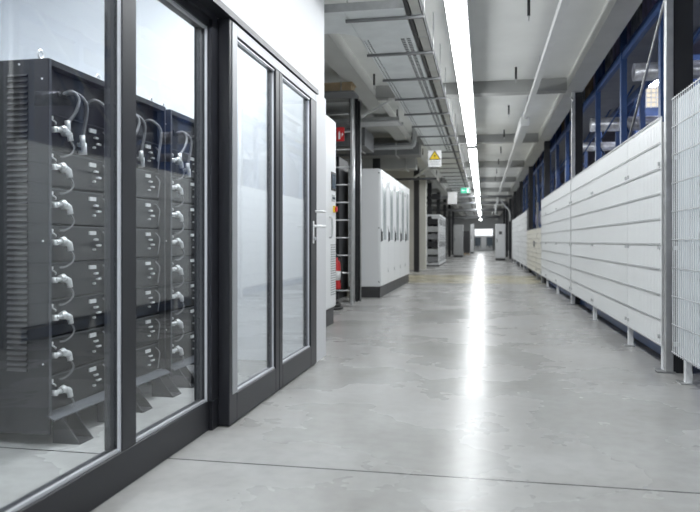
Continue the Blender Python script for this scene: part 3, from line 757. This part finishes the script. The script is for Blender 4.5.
for i, y in enumerate(FP):
    O = (FX, y, 0)
    h = [3.33, 3.33, 2.0, 2.0, 2.0, 2.0, 2.0][i]
    t = thing('fence_post', ('tall grey steel post between the mesh panel and the white panels' if i == 0 else 'tall thin grey fence post, second from the front' if i == 1 else f'grey fence post, {ORD[i]} along the right-hand fence'), 'post', O, 'grey fence posts')
    wd = .03
    bx('shaft', 'galv' if i < 2 else 'grey_paint', (FX+.010, FX+.066, y-wd, y+wd, .012, h), t, O, .004)
    bx('base_plate', 'grey_paint', (FX-.05, FX+.08, y-.038, y+.038, 0, .012), t, O)
for i, (y0, L) in enumerate(((16.73, 1.40), (18.26, 3.75))):
    g = make_panel(L, .0045, 'fence_gate', 1.33, 'cream', 'cream')
    g.location = (FX, y0, 0); g['group'] = 'low cream fence gates'; g['category'] = 'gate'
    g['label'] = ('short low cream fence gate in front of the wide one', 'wide low cream fence gate with latch along the right side')[i]
    if i == 1: MB().box(-.05, -.0098, .2, .28, .85, 1.0, bev=.004).build('latch', 'grey_paint', g)

# slanting brace rod
O = (1.6, 6.2, 2.05)
o = MB(O).tube([(1.60, 5.95, 3.55), (1.60, 8.4, 1.9)], .014, 8).build('brace_rod', 'galv'); tag(o, 'slanting silver rod behind the fence between the first two columns', 'brace rod')
o = MB().tube([(1.33, 10.97, BB-.12), (1.29, 10.3, BB-.30)], .014, 8).build('short_arm', 'galv'); 
o2 = o; tag(o, 'short silver arm slanting off the second dark column on the right', 'bracket')

# ------------------------------------------------------------------ storage racking behind the fence
RX0, RX1 = 1.75, 2.40
O = (RX0, 5.25, 0)
t = t0_ = thing('storage_rack', 'tall blue steel storage rack behind the white fence', 'storage rack', O)
RY = [5.25+1.95*k for k in range(-3, 14)]
for y in RY:
    for x in (RX0, RX1):
        bx('upright', 'blue', (x-.035, x+.035, y-.045, y+.045, 0, 6.2), t, O)
    fr = MB(O)
    for j in range(5):
        za, zb = .3+1.1*j, 1.4+1.1*j
        if j % 2: za, zb = zb, za
        fr.tube([(RX0, y, za), (RX1, y, zb)], .014, 6); fr.build('lacing', 'blue', t); fr = MB(O)
    fr.bm.free()
for z in (.16, 1.45, 3.36, 4.9):
    for x in (RX0, RX1):
        bx('beam', 'blue', (x-.025, x+.025, RY[0], RY[-1], z-.06, z+.06), t, O)
    if z > 1: bx('deck', 'grey_paint', (RX0+.03, RX1-.03, RY[0], RY[-1], z+.03, z+.055), t, O)
cols = ['purple', 'purple', 'foil', 'bluecarton', 'purple', 'carton']
cname = {'purple': 'purple wrapped', 'foil': 'silver wrapped', 'bluecarton': 'blue', 'carton': 'brown'}
knum = {}
for lv, z in enumerate((1.506, 3.416)):
    for bi in range(3, 14):
        for j in range(3):
            if lv == 0 and (bi*3+j) % 3: continue
            y0 = RY[bi]+.08+.61*j; wd = .54; h = random.uniform(.45, 1.15) if lv else random.uniform(.35, .55)
            mt = random.choice(cols) if lv else random.choice(['foil', 'bluecarton', 'carton', 'purple'])
            cn = cname[mt]
            OO = (2.08, y0+wd/2, z)
            bt = MB(OO); x0 = RX0+.06+random.uniform(0, .06)
            bt.box(x0, RX1-.06, y0, y0+wd, z, z+h, bev=.015)
            b0 = bt.build('wrapped_load' if mt in ('purple', 'foil') else 'storage_box', mt)
            tag(b0, f'{cn} box on the {"upper" if lv else "lower"} rack shelf, bay {ORD[bi-3]} from the front, {("near", "middle", "far")[j]} position', 'box', 'boxes on the blue storage rack')

bx('guard_rail', 'blue', (1.50, 1.56, 5.8, 33, .02, .12), t0_, (RX0, 5.25, 0))
# hall fittings
for i, (x, y, z) in enumerate(((4.0, 8.0, 6.2), (4.0, 13, 6.2), (4.0, 18, 6.2), (4.0, 25, 6.2), (4.0, 2, 6.2))):
    O = (x, y, z)
    t = thing('hall_light', f'high tube light in the storage hall, {ORD[i]} of the hall row', 'hall light', O, 'tube lights in the storage hall')
    bx('housing', 'trunk', (x-.12, x+.12, y-.9, y+.9, z, z+.06), t, O)
    bx('tube', 'hall_lamp', (x-.05, x+.05, y-.85, y+.85, z-.04, z-.001), t, O)
    MB(O).tube([(x, y, z+.06), (x, y, 7.0)], .01, 6).build('hanger', 'galv', t)
O = (3.3, 13.9, 4.07)
t = thing('hall_light', 'short bright tube light seen beside the lit gridded window', 'hall light', O, 'tube lights in the storage hall')
bx('housing', 'trunk', (3.22, 3.38, 13.2, 14.4, 4.14, 4.2), t, O)
bx('tube', 'hall_lamp', (3.24, 3.36, 13.2, 14.4, 4.06, 4.139), t, O)
MB(O).tube([(3.3, 13.8, 4.2), (3.3, 13.8, 7.0)], .01, 6).build('hanger', 'galv', t)
for i, (yy, zz, rr) in enumerate(((8.9, 3.08, .11), (12.3, 3.0, .12), (14.4, 2.9, .09))):
    MBo = MB().tube([(1.82, yy, zz), (5.2, yy, zz)], rr, 14).build('insulated_pipe', 'foil')
    tag(MBo, f'silver wrapped pipe crossing behind the blue rack frame, {ORD[i]} from the front', 'pipe', 'silver pipes behind the blue rack')
O = (4.2, 16.4, 0)
t = thing('tall_machine', 'tall blue machine with lit gridded window deep in the hall', 'machine', O)
bx('body', 'blue', (3.2, 5.0, 15.5, 17.5, 0, 4.95), t, O, .02)
wf = bx('window_pane', 'hall_window', (3.42, 3.72, 15.485, 15.499, 3.86, 4.36), t, O)
f = MB(O)
for k in range(4): f.box(3.41+.10*k, 3.43+.10*k, 15.47, 15.484, 3.84, 4.38)
for k in range(6): f.box(3.41, 3.73, 15.471, 15.483, 3.85+.10*k, 3.87+.10*k)
f.build('window_bars', 'trunk', wf)


for i, y in enumerate((7.9, 12.2, 21.0)):
    O = (4.3, y, 0)
    t = thing('machine_cabinet', f'tall blue machine cabinet deep in the storage hall, {ORD[i]} from the front', 'cabinet', O, 'blue machine cabinets in the hall')
    bx('body', 'blue', (4.0, 5.0, y-.8, y+.8, .1, 2.55), t, O, .02)
    bx('plinth', 'plinth', (4.05, 4.95, y-.75, y+.75, 0, .099), t, O)
    bx('door', 'bluecarton', (3.98, 3.999, y-.75, y+.75, .2, 2.45), t, O, .004)

# ------------------------------------------------------------------ far end of the corridor
def eq_rack():
    r = thing('equipment_rack', '', 'equipment rack', (0, 0, 0), 'open white equipment racks')
    W = 1.12; D = .55; H = 2.05
    f = MB()
    for x in (-D, -.06):
        for y in (0, W-.06): f.box(x, x+.06, y, y+.06, .06, H)
    for z in (.06, H-.07):
        f.box(-D, 0, 0, .06, z, z+.07); f.box(-D, 0, W-.06, W, z, z+.07); f.box(-.06, 0, .06, W-.06, z, z+.07); f.box(-D, -D+.06, .06, W-.06, z, z+.07)
    f.build('frame', 'cab_white', r)
    bx('plinth', 'plinth', (-D+.01, -.01, .01, W-.01, 0, .06), r)
    for k in range(6):
        bx('device', ('grey_paint', 'mid_grey', 'black_steel')[k % 3], (-D+.05, -.02, .05, W-.05, .16+.30*k, .38+.30*k), r, bev=.01)
    return r
e0 = eq_rack()
for i in range(4):
    e = e0 if i == 0 else copy_tree(e0)
    e.location = (-1.68, 26.9+1.13*i, 0); e['label'] = ('open white equipment rack with grey devices, nearest of its row', 'open white equipment rack, second of its row', 'open white equipment rack, third of its row', 'open white equipment rack, farthest of its row')[i]
def cabinet(name, lab, x0, x1, y0, y1, h, mat, pan=True):
    O = ((x0+x1)/2, y0, 0)
    t = thing(name, lab, 'cabinet', O)
    bx('body', mat, (x0, x1, y0, y1, .12, h), t, O, .01); bx('plinth', 'plinth', (x0+.02, x1-.02, y0+.02, y1-.02, 0, .119), t, O)
    dd = bx('door', mat, (x0+.02, x1-.02, y0-.02, y0-.001, .15, h-.03), t, O, .004)
    if pan: bx('display', 'plinth', (x0+.35*(x1-x0), x0+.65*(x1-x0), y0-.03, y0-.021, h*.72, h*.80), dd, O)
    bx('handle', 'black_steel', (x0+.06, x0+.09, y0-.045, y0-.021, h*.5, h*.6), dd, O)
    return t
cabinet('machine_cabinet', 'white cabinet with small dark display at far end of fence', .62, 1.12, 35.4, 36.2, 1.86, 'cab_white')
cabinet('grey_cabinet', 'pale grey tall cabinet far down the left side', -1.78, -1.2, 42, 43, 2.0, 'mid_grey', False)
cabinet('dark_rack_cabinet', 'dark cabinet beyond the pale grey one at the left', -1.45, -1.0, 52, 53, 1.75, 'plinth', False)
cabinet('white_cabinet', 'narrow white cabinet near the corridor end on the left', -1.0, -.72, 55, 56, 2.35, 'cab_white', False)
O = (-1.2, 49, 0)
t = thing('wooden_pallet', 'wooden pallet on the floor before the dark far cabinet', 'pallet', O)
for k in range(5): bx('board', 'wood', (-1.55, -.95, 48.5+.2*k, 48.65+.2*k, .11, .135), t, O)
for x in (-1.54, -1.28, -1.03): bx('runner', 'wood', (x, x+.07, 48.5, 49.45, 0, .11), t, O)
# white portal machine at the end
O = (0, 72, 0)
t = thing('portal_machine', 'white machine with two dark windows at the corridor end', 'machine', O)
bx('hood', 'hood_glow', (-.85, 1.0, 72, 74, 1.55, 2.25), t, O, .02)  # hood is no lamp, its brightness is put in as emission
bx('ledge', 'cab_white', (-.8, .95, 71.9, 71.99, 1.4, 1.55), t, O)
bx('column', 'cab_white', (-.2, .32, 72, 74, .1, 1.55), t, O)
for x0 in (-.8, .38): bx('window_pane', 'screen', (x0, x0+.56, 72, 73.9, .5, 1.4), t, O)
for x0 in (-.8, -.4, .42, .82): bx('leg', 'cab_white', (x0, x0+.1, 72, 72.3, 0, .5), t, O)
bx('base', 'cab_white', (-.85, 1.0, 72.4, 74, 0, .3), t, O)
pipe('conduit', 'grey bent conduit above the far white cabinet on the right', 'conduit', arc([(.55, 32, 2.2), (.6, 32, 2.6), (.75, 32, 2.9), (1.0, 32, 2.6), (1.2, 32, 2.35), (1.22, 32, 1.9)], 6), .04, 'mid_grey')
O = (-1.75, 26.6, 2.6)
t = thing('black_box', 'small black box on the column above the open racks', 'spotlight', O)  # plain black box on an arm, gives no light
bx('head', 'black_steel', (-1.95, -1.6, 26.5, 26.75, 2.62, 2.84), t, O, .03)
bx('arm', 'black_steel', (-2.05, -1.95, 26.6, 27.55, 2.68, 2.74), t, O)

# ------------------------------------------------------------------ world, camera
wd = bpy.data.worlds.new('world'); S.world = wd; wd.use_nodes = True
wd.node_tree.nodes['Background'].inputs['Color'].default_value = (.5, .55, .6, 1)
wd.node_tree.nodes['Background'].inputs['Strength'].default_value = 0.0
cd = bpy.data.cameras.new('camera'); cam = bpy.data.objects.new('camera', cd); COL.objects.link(cam)
cam.location = (0, 0, 1.0); cam.rotation_euler = (math.radians(90), 0, math.radians(11.07))
cd.sensor_width = 36; cd.lens = 680*36/700; cd.shift_y = -15/700
cd.clip_end = 200; cd.clip_start = .05
cd.dof.use_dof = True; cd.dof.focus_distance = 4.6; cd.dof.aperture_fstop = 2.8
S.camera = cam
S.view_settings.view_transform = 'Standard'; S.view_settings.look = 'None'
S.view_settings.exposure = 0.86; S.view_settings.gamma = 1.0; S.view_settings.use_curve_mapping = False
S.cycles.use_denoising = True
S.cycles.max_bounces = 12; S.cycles.diffuse_bounces = 6; S.cycles.glossy_bounces = 6; S.cycles.transparent_max_bounces = 24
S.cycles.sample_clamp_indirect = 6.0
